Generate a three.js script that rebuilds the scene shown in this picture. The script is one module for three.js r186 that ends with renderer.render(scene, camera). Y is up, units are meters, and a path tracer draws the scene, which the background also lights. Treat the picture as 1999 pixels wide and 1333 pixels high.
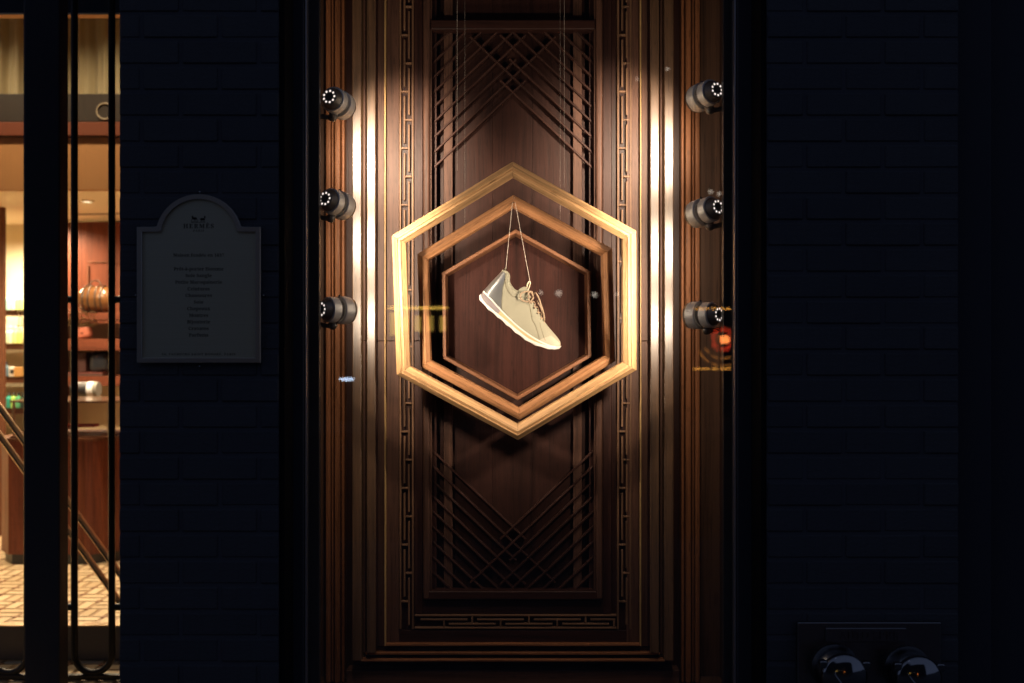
import * as THREE from 'three';
import { mergeGeometries, toCreasedNormals } from 'three/addons/utils/BufferGeometryUtils.js';
import { RoundedBoxGeometry } from 'three/addons/geometries/RoundedBoxGeometry.js';
import { FontLoader } from 'three/addons/loaders/FontLoader.js';
import { TextGeometry } from 'three/addons/geometries/TextGeometry.js';

// ---------------------------------------------------------------- camera, sky, exposure
const scene = new THREE.Scene();
const camera = new THREE.PerspectiveCamera(2 * Math.atan(666.5 / 1950) * 180 / Math.PI, 1999 / 1333, 0.05, 200);
camera.position.set(0, 1.6, 0);
camera.lookAt(0, 1.6, -3);
camera.focus = 3.2;
camera.userData.fStop = 2.4;
const renderer = new THREE.WebGLRenderer();
renderer.toneMapping = THREE.LinearToneMapping;
renderer.toneMappingExposure = 1.0;
renderer.shadowMap.enabled = true;
{ // night sky over a city: even dark blue, a little lighter towards the horizon
  const w = 64, h = 32, d = new Float32Array(w * h * 4);
  for (let j = 0; j < h; j++) for (let i = 0; i < w; i++) {
    const e = Math.abs((j + 0.5) / h - 0.5) * 2, k = 1.25 - 0.5 * e, o = (j * w + i) * 4;
    d[o] = 0.06 * k; d[o + 1] = 0.078 * k; d[o + 2] = 0.135 * k; d[o + 3] = 1;
  }
  const t = new THREE.DataTexture(d, w, h, THREE.RGBAFormat, THREE.FloatType);
  t.mapping = THREE.EquirectangularReflectionMapping; t.magFilter = THREE.LinearFilter; t.needsUpdate = true;
  scene.background = t; scene.environment = t;
}
const moon = new THREE.DirectionalLight(0xc8d4ff, 0.004);
moon.position.set(-6, 20, 14); moon.castShadow = true; moon.shadow.radius = 4;
Object.assign(moon.shadow.camera, { left: -12, right: 12, top: 12, bottom: -12, near: 1, far: 60 });
scene.add(moon);

// ---------------------------------------------------------------- helpers
let seed = 20240;
const rnd = () => { seed = (seed * 1664525 + 1013904223) >>> 0; return seed / 4294967296; };
const R = (a, b) => a + (b - a) * rnd();
const F = 1950;
const X = (px, d) => (px - 1000) / F * d;              // metres to the right of the lens axis at depth d
const Y = (py, d) => 1.6 + (667 - py) / F * d;         // height above the pavement at depth d
const P = (px, py, d) => new THREE.Vector3(X(px, d), Y(py, d), -d);
const taken = {};
const numbered = n => { const k = taken[n] = (taken[n] ?? -1) + 1; return k ? `${n}_${String(k).padStart(3, '0')}` : n; };
function tag(o, label, category, group) { o.userData.label = label; o.userData.category = category; if (group) o.userData.group = group; return o; }
function thing(name, label, category, x = 0, y = 0, z = 0, group) {
  const g = new THREE.Group(); g.name = numbered(name); g.position.set(x, y, z); scene.add(g); return tag(g, label, category, group);
}
function part(name, geo, mat, parent, x, y, z) {
  const m = new THREE.Mesh(geo, mat); m.name = parent === scene ? numbered(name) : name;
  m.castShadow = m.receiveShadow = true;
  if (x !== undefined) m.position.set(x, y, z);
  parent.add(m); return m;
}
const one = (name, geo, mat, label, category, group, x = 0, y = 0, z = 0) => tag(part(name, geo, mat, scene, x, y, z), label, category, group);
const struct = (name, geo, mat, x = 0, y = 0, z = 0) => { const m = part(name, geo, mat, scene, x, y, z); m.userData.kind = 'structure'; return m; };
const box = (w, h, d, x = 0, y = 0, z = 0) => new THREE.BoxGeometry(w, h, d).translate(x, y, z);
const rbox = (w, h, d, r = 0.002, x = 0, y = 0, z = 0) => new RoundedBoxGeometry(w, h, d, 1, Math.min(r, w / 2.01, h / 2.01, d / 2.01)).translate(x, y, z);
// box between two x, two heights and two depths (depth counted away from the lens)
const span = (x0, x1, y0, y1, d0, d1, r = 0) => (r ? rbox : box)(Math.abs(x1 - x0), Math.abs(y1 - y0), Math.abs(d1 - d0), ...(r ? [r] : []), (x0 + x1) / 2, (y0 + y1) / 2, -(d0 + d1) / 2);
const cyl = (r0, r1, h, n = 20) => new THREE.CylinderGeometry(r0, r1, h, n);
function rod(a, b, r, n = 10) { const v = b.clone().sub(a), g = cyl(r, r, v.length(), n); g.applyQuaternion(new THREE.Quaternion().setFromUnitVectors(new THREE.Vector3(0, 1, 0), v.normalize())); return g.translate((a.x + b.x) / 2, (a.y + b.y) / 2, (a.z + b.z) / 2); }
const tube = (pts, r, n = 40, rn = 8, closed = false) => new THREE.TubeGeometry(new THREE.CatmullRomCurve3(pts.map(p => p.isVector3 ? p : new THREE.Vector3(...p)), closed), n, r, rn, closed);
const lathe = (pts, n = 28) => new THREE.LatheGeometry(pts.map(p => new THREE.Vector2(...p)), n);
const flat = g => { const q = g.index ? g.toNonIndexed() : g; q.computeVertexNormals(); return q; };
// texture coordinates in metres, grain running along the y axis of the piece
function grainUV(g, ou = 0, ov = 0, along = 'y') {
  const p = g.attributes.position, n = g.attributes.normal, uv = new Float32Array(p.count * 2);
  for (let i = 0; i < p.count; i++) {
    const x = p.getX(i), y = p.getY(i), z = p.getZ(i);
    const [a, b] = along === 'y' ? [Math.abs(n.getX(i)) > 0.8 ? z : x + z * 0.3, y] : [Math.abs(n.getY(i)) > 0.8 ? z : y + z * 0.3, x];
    uv[i * 2] = a + ou; uv[i * 2 + 1] = b + ov;
  }
  g.setAttribute('uv', new THREE.BufferAttribute(uv, 2)); return g;
}
// ---------------------------------------------------------------- textures and materials
function hash2(x, y) { const s = Math.sin(x * 127.1 + y * 311.7) * 43758.5453; return s - Math.floor(s); }
function noise2(x, y, px, py) { // value noise, periodic
  const xi = Math.floor(x), yi = Math.floor(y), fx = x - xi, fy = y - yi, u = fx * fx * (3 - 2 * fx), v = fy * fy * (3 - 2 * fy);
  const m = (a, n) => ((a % n) + n) % n, h = (i, j) => hash2(m(i, px), m(j, py));
  return (h(xi, yi) * (1 - u) + h(xi + 1, yi) * u) * (1 - v) + (h(xi, yi + 1) * (1 - u) + h(xi + 1, yi + 1) * u) * v;
}
function makeTexture(w, h, f, srgb, rx, ry) {
  const d = new Uint8Array(w * h * 4);
  for (let j = 0; j < h; j++) for (let i = 0; i < w; i++) {
    const c = f(i / w, j / h), o = (j * w + i) * 4;
    for (let k = 0; k < 3; k++) d[o + k] = Math.max(0, Math.min(255, (Array.isArray(c) ? c[k] : c) * 255));
    d[o + 3] = 255;
  }
  const t = new THREE.DataTexture(d, w, h); t.wrapS = t.wrapT = THREE.RepeatWrapping; t.magFilter = THREE.LinearFilter; t.minFilter = THREE.LinearMipmapLinearFilter; t.generateMipmaps = true;
  if (srgb) t.colorSpace = THREE.SRGBColorSpace;
  t.repeat.set(rx, ry); t.needsUpdate = true; return t;
}
const grain = (u, v) => { // straight-grained timber with pores
  const warp = 0.012 * Math.sin(6.283 * v + 3 * noise2(u * 4, v * 2, 4, 2)) + 0.01 * noise2(u * 6, v * 3, 6, 3);
  const a = noise2((u + warp) * 22, v * 2, 22, 2), b = noise2((u + warp * 1.3) * 64, v * 4, 64, 4), c = noise2((u + warp) * 190, v * 9, 190, 9);
  const pore = noise2(u * 240, v * 26, 240, 26) > 0.8 ? 0.82 : 1;
  return (0.62 + 0.2 * a + 0.18 * b + 0.14 * (c - 0.5)) * pore;
};
const grainMap = makeTexture(512, 1024, (u, v) => { const g = Math.min(1, grain(u, v) * 1.12); return [g, g * 0.985, g * 0.965]; }, true, 1 / 0.32, 1 / 0.9);
const grainBump = makeTexture(512, 1024, (u, v) => grain(u, v), false, 1 / 0.32, 1 / 0.9);
const speckle = makeTexture(256, 256, (u, v) => 0.7 + 0.3 * noise2(u * 60, v * 60, 60, 60) * noise2(u * 9, v * 9, 9, 9) + 0.12 * noise2(u * 128, v * 128, 128, 128), true, 4, 4);
const brush = makeTexture(64, 512, (u, v) => 0.62 + 0.3 * noise2(u * 3, v * 256, 3, 256), false, 2, 2);
const lin = (r, g, b) => new THREE.Color().setRGB(r, g, b);
const M = (c, o = {}) => new THREE.MeshStandardMaterial({ color: Array.isArray(c) ? lin(...c) : c, roughness: 0.6, ...o });
const wood = (c, rough = 0.5, o = {}) => new THREE.MeshPhysicalMaterial({ color: lin(...c), roughness: rough, map: grainMap, bumpMap: grainBump, bumpScale: 0.0006, specularIntensity: 0.5, ...o });
const W = {
  walnut: [wood([0.04, 0.0155, 0.0115], 0.5), wood([0.1, 0.05, 0.035], 0.52), wood([0.036, 0.014, 0.0105], 0.48)],
  panel: wood([0.04, 0.0155, 0.0115], 0.5), redwood: wood([0.3, 0.125, 0.056], 0.42),
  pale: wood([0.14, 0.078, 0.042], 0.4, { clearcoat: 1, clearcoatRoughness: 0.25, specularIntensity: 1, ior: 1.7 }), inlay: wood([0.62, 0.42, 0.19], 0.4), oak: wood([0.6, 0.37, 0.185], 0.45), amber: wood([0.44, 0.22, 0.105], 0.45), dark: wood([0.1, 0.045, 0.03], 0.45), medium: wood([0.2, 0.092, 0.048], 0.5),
};
const mat = {
  black: M([0.012, 0.012, 0.014], { roughness: 0.45 }), frame: new THREE.MeshPhysicalMaterial({ color: lin(0.034, 0.038, 0.05), roughness: 0.6, specularIntensity: 0.3 }), matt: new THREE.MeshPhysicalMaterial({ color: lin(0.006, 0.0065, 0.008), roughness: 0.9, specularIntensity: 0.1 }),
  brick: [0, 1, 2].map(k => M([0.058 + 0.006 * k, 0.064 + 0.006 * k, 0.082 + 0.006 * k], { roughness: 0.6, map: speckle, bumpMap: speckle, bumpScale: 0.002 })),
  mortar: M([0.052, 0.057, 0.072], { roughness: 0.9 }),
  pane: new THREE.MeshPhysicalMaterial({ color: 0xffffff, transmission: 1, roughness: 0.0, ior: 1.5, thickness: 0 }),
  steel: M([0.55, 0.53, 0.5], { metalness: 1, roughness: 0.3 }), steelDark: M([0.2, 0.18, 0.16], { metalness: 0.6, roughness: 0.38 }),
  chrome: M([0.24, 0.24, 0.25], { metalness: 1, roughness: 0.09 }), bronze: M([0.55, 0.4, 0.25], { metalness: 1, roughness: 0.33 }),
  wire: M([0.75, 0.68, 0.6], { roughness: 0.4 }),
  iron: M([0.014, 0.014, 0.016], { roughness: 0.4, metalness: 0.4 }),
};
const grainGeo = g => grainUV(g, R(0, 3), R(0, 3));

// ---------------------------------------------------------------- ground and street
const pave = M([0.12, 0.12, 0.125], { roughness: 0.85, map: speckle });
struct('ground', new THREE.PlaneGeometry(160, 160).rotateX(-Math.PI / 2), M([0.06, 0.06, 0.062], { roughness: 0.9 }), 0, -0.16, 0);
struct('pavement', box(24, 0.15, 7.6, 0, -0.075, -1.2), pave);
struct('pavement_across', box(24, 0.15, 6, 0, -0.075, 15.0), pave);
struct('road', box(60, 0.012, 9.2, 0, -0.15, 7.3), M([0.05, 0.05, 0.053], { roughness: 0.75, map: speckle }));

// ---------------------------------------------------------------- dark painted brick front
const BH = 0.0677, BW = 0.2032, J = 0.0095, DW = 2.6;
function brickWall(label, x0, x1, y0, y1, thick, skip) {
  const t = thing('brick_wall', label, 'wall', (x0 + x1) / 2, 0, -DW);
  const ox = -(x0 + x1) / 2;
  part('mortar', box(x1 - x0 - 0.003, 4.4, thick, 0, 2.2, -thick / 2 - 0.0035), mat.mortar, t);
  const gs = {};
  let course = 0;
  for (let y = Y(26, DW) % BH - 0.0; y < y1; y += BH, course++) {
    if (y + BH < y0) continue;
    const off = X(1572, DW) + (course % 2 ? BW / 2 : 0);
    for (let k = Math.floor((x0 - off) / BW); off + k * BW < x1; k++) {
      const a = Math.max(x0, off + k * BW + J / 2), b = Math.min(x1, off + (k + 1) * BW - J / 2);
      if (b - a < 0.012 || (skip && skip(a, b, y))) continue;
      const key = ((b - a) * 1000).toFixed(0);
      gs[key] ??= rbox(b - a, BH - J, 0.09, 0.004);
      const m = part('brick', gs[key], mat.brick[Math.floor(rnd() * 3)], t, (a + b) / 2 + ox, y + BH / 2, -0.045 + R(-0.0016, 0.0014));
      m.rotation.z = R(-0.003, 0.003);
    }
  }
  return t;
}
const XL0 = X(233, DW), XL1 = X(545, DW), XR0 = X(1497, DW), XR1 = X(1872, DW);
brickWall('dark painted brick wall carrying the arched metal plaque', XL0, XL1, 0.55, 2.65, 0.2);
brickWall('dark painted brick wall above the twin sprinkler inlet', XR0, XR1, 0.55, 2.65, 0.2);
// flank of the entrance recess and the pier after the right wall
one('recess_wall', span(XL0 + 0.01, XL0 + 0.21, 0, 4.2, DW + 0.21, 5.2), M([0.05, 0.052, 0.06], { roughness: 0.7, map: speckle }), 'dark side wall of the entrance recess behind the plaque wall', 'wall');
{
  const t = thing('side_window', 'dark metal framed panel past the end of the brick wall', 'window', X(1872, DW), 0, -(DW + 0.09));
  part('frame', rbox(0.1, 4.2, 0.08, 0.006, 0.06, 2.1, 0), mat.frame, t);
  part('panel', box(1.4, 4.2, 0.03, 0.83, 2.1, -0.03), mat.frame, t);
}
struct('facade_header', span(XL1 - 2.6, 2.7, 3.0, 4.4, DW + 0.012, DW + 0.2), mat.mortar);

// ---------------------------------------------------------------- display window: frame, pane, niche
const DG = 2.74;
{
  const t = thing('window_frame', 'dark metal frame around the tall lit display window', 'window frame', 0, 0, 0);
  const xl = X(598, DG), xr = X(1435, DG), y0 = 0.42, y1 = 3.0;
  part('jamb', span(XL1 + 0.003, xl, y0, y1, DG - 0.03, DG + 0.1, 0.004), mat.frame, t);
  part('jamb', span(xr, XR0 - 0.003, y0, y1, DG - 0.03, DG + 0.1, 0.004), mat.frame, t);
  part('reveal', span(XL1 + 0.002, XL1 + 0.014, y0, y1, DW + 0.004, DG - 0.031, 0.002), mat.matt, t);
  part('reveal', span(XR0 - 0.014, XR0 - 0.002, y0, y1, DW + 0.004, DG - 0.031, 0.002), mat.matt, t);
  const bead = M([0.34, 0.35, 0.38], { metalness: 0.8, roughness: 0.35 });
  part('glazing_bead', span(xl + 0.001, xl + 0.006, y0, y1, DG - 0.024, DG - 0.004, 0.002), bead, t);
  part('glazing_bead', span(xr - 0.006, xr - 0.001, y0, y1, DG - 0.024, DG - 0.004, 0.002), bead, t);
  part('sill', span(XL1, XR0, y0 - 0.06, y0 - 0.003, DG - 0.08, DG + 0.1, 0.005), mat.frame, t);
  part('head', span(XL1, XR0, y1 + 0.003, y1 + 0.1, DG - 0.03, DG + 0.1, 0.005), mat.frame, t);
  part('apron', span(XL1, XR0, 0, y0 - 0.064, DG - 0.02, DG + 0.1), mat.frame, t);
  part('mask_post', span(xl - 0.004, X(627, 2.8), y0, y1, 2.775, 2.8, 0.002), mat.black, t);
  part('mask_post', span(X(1409, 2.8), xr + 0.004, y0, y1, 2.775, 2.8, 0.002), mat.black, t);
  one('window_pane', span(xl + 0.001, xr - 0.001, y0, y1, DG, DG + 0.0002), mat.pane, 'clear glass pane of the display window mirroring street lights', 'window pane');
}
{ // niche lining
  const lining = wood([0.1, 0.052, 0.032], 0.5), xl = -0.735, xr = 0.745, y0 = 0.4, y1 = 3.05;
  struct('niche_wall_left', grainGeo(span(xl - 0.03, xl, y0, y1, 2.845, 3.62)), lining);
  struct('niche_wall_right', grainGeo(span(xr, xr + 0.03, y0, y1, 2.845, 3.62)), lining);
  struct('niche_back', span(xl, xr, y0, y1, 3.585, 3.62), lining);
  struct('niche_floor', grainGeo(span(xl - 0.03, xr + 0.03, y0 - 0.03, y0 - 0.002, 2.845, 3.62)), lining);
  struct('niche_ceiling', grainGeo(span(xl - 0.03, xr + 0.03, y1 + 0.002, y1 + 0.03, 2.845, 3.62)), lining);
}

// ---------------------------------------------------------------- carved timber backdrop
const back = thing('carved_backdrop', 'carved walnut backdrop panel with fret strips and diagonal lattice behind the hexagons', 'wall panel', 0.003, 0.4, -3.5);
{
  const o = { x: -0.003, y: -0.4, z: 3.5 };
  const put = (name, g, m) => part(name, g.translate(o.x, o.y, o.z), m, back);
  const s = (px, d) => (1000 - px) / F * d + 0.003;      // half widths measured on the left half
  const YT = 3.03, YSEAM = Y(666, 3.48);
  // upright boards: [name, outer px, inner px, front depth, thickness, material, bottom py, split at the seam, rounding]
  const boards = [
    ['reed', 636, 646, 3.5, 0.05, W.redwood, 1400, 0, 0.005], ['reed', 648, 651.5, 3.512, 0.04, W.redwood, 1400, 0, 0.003],
    ['reed', 653.5, 664.5, 3.5, 0.05, W.redwood, 1400, 0, 0.005], ['reed', 667, 673, 3.506, 0.045, W.redwood, 1400, 0, 0.004],
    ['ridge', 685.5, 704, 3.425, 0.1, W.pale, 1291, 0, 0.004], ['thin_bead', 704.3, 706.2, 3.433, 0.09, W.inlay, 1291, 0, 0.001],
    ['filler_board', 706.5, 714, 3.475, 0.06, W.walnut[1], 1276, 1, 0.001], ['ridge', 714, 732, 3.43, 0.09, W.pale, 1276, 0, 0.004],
    ['thin_bead', 732.4, 736.5, 3.452, 0.07, W.walnut[0], 1262, 1, 0.001], ['flat_board', 736.8, 750.8, 3.472, 0.06, W.walnut[1], 1262, 1, 0.001],
    ['thin_bead', 751, 753.2, 3.455, 0.07, W.inlay, 1262, 0, 0.0012], ['flat_board', 753.5, 779.5, 3.478, 0.06, W.walnut[1], 1262, 1, 0.001],
    ['fret_ground', 779.8, 809, 3.49, 0.04, W.walnut[2], 1230, 1, 0.001], ['flat_board', 809.3, 825.5, 3.48, 0.06, W.walnut[0], 1198, 1, 0.001],
    ['border_moulding', 826, 840, 3.462, 0.06, W.walnut[1], 1172, 0, 0.009], ['thin_bead', 840.5, 843, 3.474, 0.04, W.walnut[1], 1172, 0, 0.001],
    ['groove_board', 853.2, 866.8, 3.53, 0.03, W.walnut[2], 1153, 1, 0.001],
    ['panel_board', 843.3, 853, 3.5, 0.04, W.walnut[0], 1153, 1, 0.001], ['panel_batten', 867, 884, 3.502, 0.04, W.walnut[1], 1153, 1, 0.001],
  ];
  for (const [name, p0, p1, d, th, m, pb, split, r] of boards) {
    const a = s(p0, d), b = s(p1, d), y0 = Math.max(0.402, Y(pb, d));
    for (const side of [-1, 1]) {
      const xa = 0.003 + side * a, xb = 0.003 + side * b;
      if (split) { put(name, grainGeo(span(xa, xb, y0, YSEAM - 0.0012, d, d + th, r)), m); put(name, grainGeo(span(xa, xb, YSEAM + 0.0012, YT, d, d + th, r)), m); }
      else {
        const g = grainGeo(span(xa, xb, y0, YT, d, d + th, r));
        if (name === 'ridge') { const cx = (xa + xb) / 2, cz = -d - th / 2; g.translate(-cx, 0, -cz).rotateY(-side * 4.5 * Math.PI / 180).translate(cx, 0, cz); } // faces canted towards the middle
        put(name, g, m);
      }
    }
  }
  // central field in veneer leaves
  const e = s(884, 3.52);
  for (let k = 0; k < 3; k++) put('veneer_leaf', grainGeo(span(0.003 - e + k * 2 * e / 3, 0.003 - e + (k + 1) * 2 * e / 3 - 0.0008, Y(1153, 3.52), YT, 3.52, 3.56)), [W.panel, W.walnut[0], W.panel][k]);
  put('ground_board', span(-0.66, 0.665, 0.402, YT, 3.562, 3.58), W.walnut[2]);
  // rails across the bottom and top
  const rail = (name, half, p0, p1, d, th, m, r) => put(name, grainUV(span(0.003 - half, 0.003 + half, Y(p1, d), Y(p0, d), d, d + th, r), R(0, 3), R(0, 3), 'x'), m);
  rail('border_rail', s(826, 3.464), 1154, 1172, 3.464, 0.06, W.walnut[0], 0.006);
  rail('border_rail', s(840.6, 3.464), 38, 58, 3.464, 0.06, W.walnut[0], 0.006);
  rail('flat_rail', s(826, 3.482), 1173, 1198, 3.482, 0.05, W.walnut[2], 0.001);
  rail('fret_ground', s(809, 3.4915), 1199, 1230, 3.4915, 0.04, W.walnut[2], 0.001);
  rail('flat_rail', s(779.5, 3.479), 1231, 1257, 3.479, 0.05, W.walnut[0], 0.001);
  rail('thin_bead', s(751, 3.458), 1257.5, 1262, 3.458, 0.06, W.redwood, 0.002);
  rail('flat_rail', s(732, 3.474), 1264, 1274, 3.474, 0.06, W.walnut[2], 0.001);
  rail('thin_bead', s(714, 3.45), 1274.5, 1279, 3.45, 0.06, W.redwood, 0.002);
  rail('flat_rail', s(704, 3.47), 1280, 1288, 3.47, 0.06, W.walnut[2], 0.001);
  rail('thin_bead', s(704, 3.44), 1288, 1292, 3.44, 0.06, W.redwood, 0.002);
  rail('base_rail', s(676, 3.46), 1309, 1340, 3.46, 0.06, W.walnut[1], 0.003);
  // interlocking fret, left, right and along the bottom
  const DF = 3.476, pitch = 55.35 / F * DF, seg = 46 / F * DF, fw = 0.0064;
  const fret = (vertical, c0, start, end, first) => {
    // c0: offset of the strip's first rail, lanes at the measured offsets
    const lane = [1.9, 10, 18.8, 26.3].map(v => v / F * DF);
    const bar = (a0, a1, l0, l1, name) => { // along from a0 to a1, lanes l0 to l1
      const g = vertical ? span(c0 + l0, c0 + l1, a0, a1, DF, 3.5, 0.0016) : span(a0, a1, c0 - l0, c0 - l1, DF, 3.5, 0.0016);
      put(name, vertical ? grainGeo(g) : grainUV(g, R(0, 3), R(0, 3), 'x'), W.amber2);
    };
    const h = fw / 2;
    for (const l of [lane[0], lane[3]]) bar(start, end, l - h, l + h, 'fret_rail');
    for (let k = first, a = start + 0.03; ; k++) {
      a = fret.anchor(vertical) + k * pitch;
      if (a > end - 0.004) break;
      if (a < start + 0.004) continue;
      const A = ((k % 2) + 2) % 2 === 0, la = A ? lane[1] : lane[2];
      bar(Math.max(start + 0.006, a - seg), Math.min(end - 0.004, a + seg), la - h, la + h, 'fret_bar');
      if (A) bar(a - h, a + h, lane[1] + h, lane[3] - h, 'fret_bar'); else bar(a - h, a + h, lane[0] + h, lane[2] - h, 'fret_bar');
    }
  };
  fret.anchor = v => v ? Y(344.7, DF) : X(867, DF);
  W.amber2 = wood([0.22, 0.125, 0.075], 0.5);
  fret(true, X(780, DF), Y(1229, DF), YT, -20);
  fret(true, X(1205.2, DF), Y(1229, DF), YT, -20);
  fret(false, Y(1200, DF), X(810, DF), X(1204, DF), -4);
  // diagonal lattice strips, top and bottom
  const DL = 3.494, strip = wood([0.058, 0.0245, 0.018], 0.5), half = s(843, DL), wS = 0.0068;
  for (const up of [1, -1]) for (const dir of [1, -1]) for (let k = 0; k < 9; k++) {
    const py = 94 + 29.5 * k, pe = up > 0 ? py : 1210 - py;
    const x1 = dir * half * 0.995, y1 = Y(pe, DL), slope = 0.95;
    let x0 = -dir * (k % 3 === 1 ? 0.15 : k % 3 === 2 ? 0.045 : 0.012), top = Y(up > 0 ? 60 : 1152, DL);
    let y0 = y1 + up * slope * Math.abs(x1 - x0);
    if (up * (y0 - top) > 0) { y0 = top; x0 = x1 - dir * Math.abs(y0 - y1) / slope; }
    const len = Math.hypot(x1 - x0, y1 - y0), d = DL + (dir > 0 ? 0 : 0.0022);
    const g = grainGeo(rbox(wS, len, 0.022, 0.0016));
    const m = part('lattice_strip', g, strip, back, (x0 + x1) / 2 , (y0 + y1) / 2 - 0.4, 3.5 - d - 0.011);
    m.rotation.z = Math.atan2(-(x1 - x0), y1 - y0);
  }
}

// ---------------------------------------------------------------- hexagonal frames
function hexSide(Rc, prof, trim = 0.0004) {
  const pos = [], uv = [], uvo = [R(0, 3), R(0, 3)], ir = Rc * Math.cos(Math.PI / 6), tn = Math.tan(Math.PI / 6);
  const pt = (i, e) => { const r = ir - prof[i][0]; return [e * (r * tn - trim), r, prof[i][1]]; };
  const tri = (a, b, c, ua, ub, uc) => { pos.push(...a, ...b, ...c); uv.push(...ua, ...ub, ...uc); };
  const n = prof.length; let u = 0;
  for (let i = 0; i < n; i++) {
    const j = (i + 1) % n, du = Math.hypot(prof[j][0] - prof[i][0], prof[j][1] - prof[i][1]);
    const a = pt(i, -1), b = pt(i, 1), c = pt(j, 1), d = pt(j, -1), q = (p, w) => [w + uvo[0], p[0] + uvo[1]];
    tri(a, b, c, q(a, u), q(b, u), q(c, u + du)); tri(a, c, d, q(a, u), q(c, u + du), q(d, u + du)); u += du;
  }
  const shape = prof.map(p => new THREE.Vector2(...p)), caps = THREE.ShapeUtils.triangulateShape(shape, []);
  for (const [i, j, k] of caps) for (const e of [-1, 1]) { const t = e > 0 ? [i, k, j] : [i, j, k]; tri(...t.map(v => pt(v, e)), ...t.map(v => prof[v])); }
  const g = new THREE.BufferGeometry();
  g.setAttribute('position', new THREE.Float32BufferAttribute(pos, 3)); g.setAttribute('uv', new THREE.Float32BufferAttribute(uv, 2)); g.computeVertexNormals();
  return g;
}
function hexagon(label, c, Rc, prof, m, tilt, roll) {
  const t = thing('hexagon_frame', label, 'hexagon frame', c.x, c.y, c.z, undefined);
  t.rotation.set(tilt, 0, roll, 'ZXY');
  for (let k = 0; k < 6; k++) part('frame_side', hexSide(Rc, prof), m, t).rotation.z = Math.PI / 6 + k * Math.PI / 3;
  return t;
}
const D2R = Math.PI / 180;
const hexA = hexagon('largest pale oak hexagon frame, foremost of the three nested hexagons', P(1006.5, 592.5, 3.22), 0.45,
  [[0, -0.022], [0, 0.002], [0.002, 0.005], [0.015, 0.018], [0.0175, 0.018], [0.0185, 0.0145], [0.0225, 0.0145], [0.0235, 0.0165], [0.028, 0.0165], [0.029, 0.013], [0.033, 0.01], [0.0425, 0.001], [0.044, -0.002], [0.044, -0.022]], W.oak, 7.5 * D2R, 1.1 * D2R);
const hexB = hexagon('middle sized amber hexagon frame from which the sneaker hangs', P(1008.5, 601, 3.34), 0.375,
  [[0, -0.06], [0, 0.008], [0.003, 0.011], [0.016, 0.018], [0.019, 0.018], [0.021, 0.0145], [0.031, 0.004], [0.033, 0.001], [0.033, -0.06]], W.amber, 1 * D2R, 1.6 * D2R);
const hexC = hexagon('smallest dark walnut hexagon frame mounted on the carved backdrop', P(1009, 615, 3.43), 0.294,
  [[0, -0.052], [0, 0.004], [0.002, 0.007], [0.011, 0.007], [0.013, 0.004], [0.017, -0.052]], W.medium, 0, 0.6 * D2R);
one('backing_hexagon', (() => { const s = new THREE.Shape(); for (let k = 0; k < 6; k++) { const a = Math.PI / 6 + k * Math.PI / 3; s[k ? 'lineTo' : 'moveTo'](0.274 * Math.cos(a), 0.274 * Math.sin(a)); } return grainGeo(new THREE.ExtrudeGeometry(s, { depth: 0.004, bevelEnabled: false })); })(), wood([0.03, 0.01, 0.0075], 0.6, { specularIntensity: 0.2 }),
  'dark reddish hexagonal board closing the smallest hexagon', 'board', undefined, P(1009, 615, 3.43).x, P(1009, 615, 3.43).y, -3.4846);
// hanging wires of the two loose frames
const wires = [[893, 333, 3.21, 'left end of the pale oak hexagon'], [1102, 366, 3.21, 'right end of the pale oak hexagon'], [1094, 430, 3.34, 'right end of the amber hexagon'], [908, 436, 3.34, 'left end of the amber hexagon']];
for (const [px, py, d, w] of wires) one('hanging_wire', rod(P(px, py, d), new THREE.Vector3(X(px, d), 3.05, -d), d < 3.3 ? 0.00035 : 0.0002, 6), mat.wire, `thin steel hanging wire rising from the ${w}`, 'wire');

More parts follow.
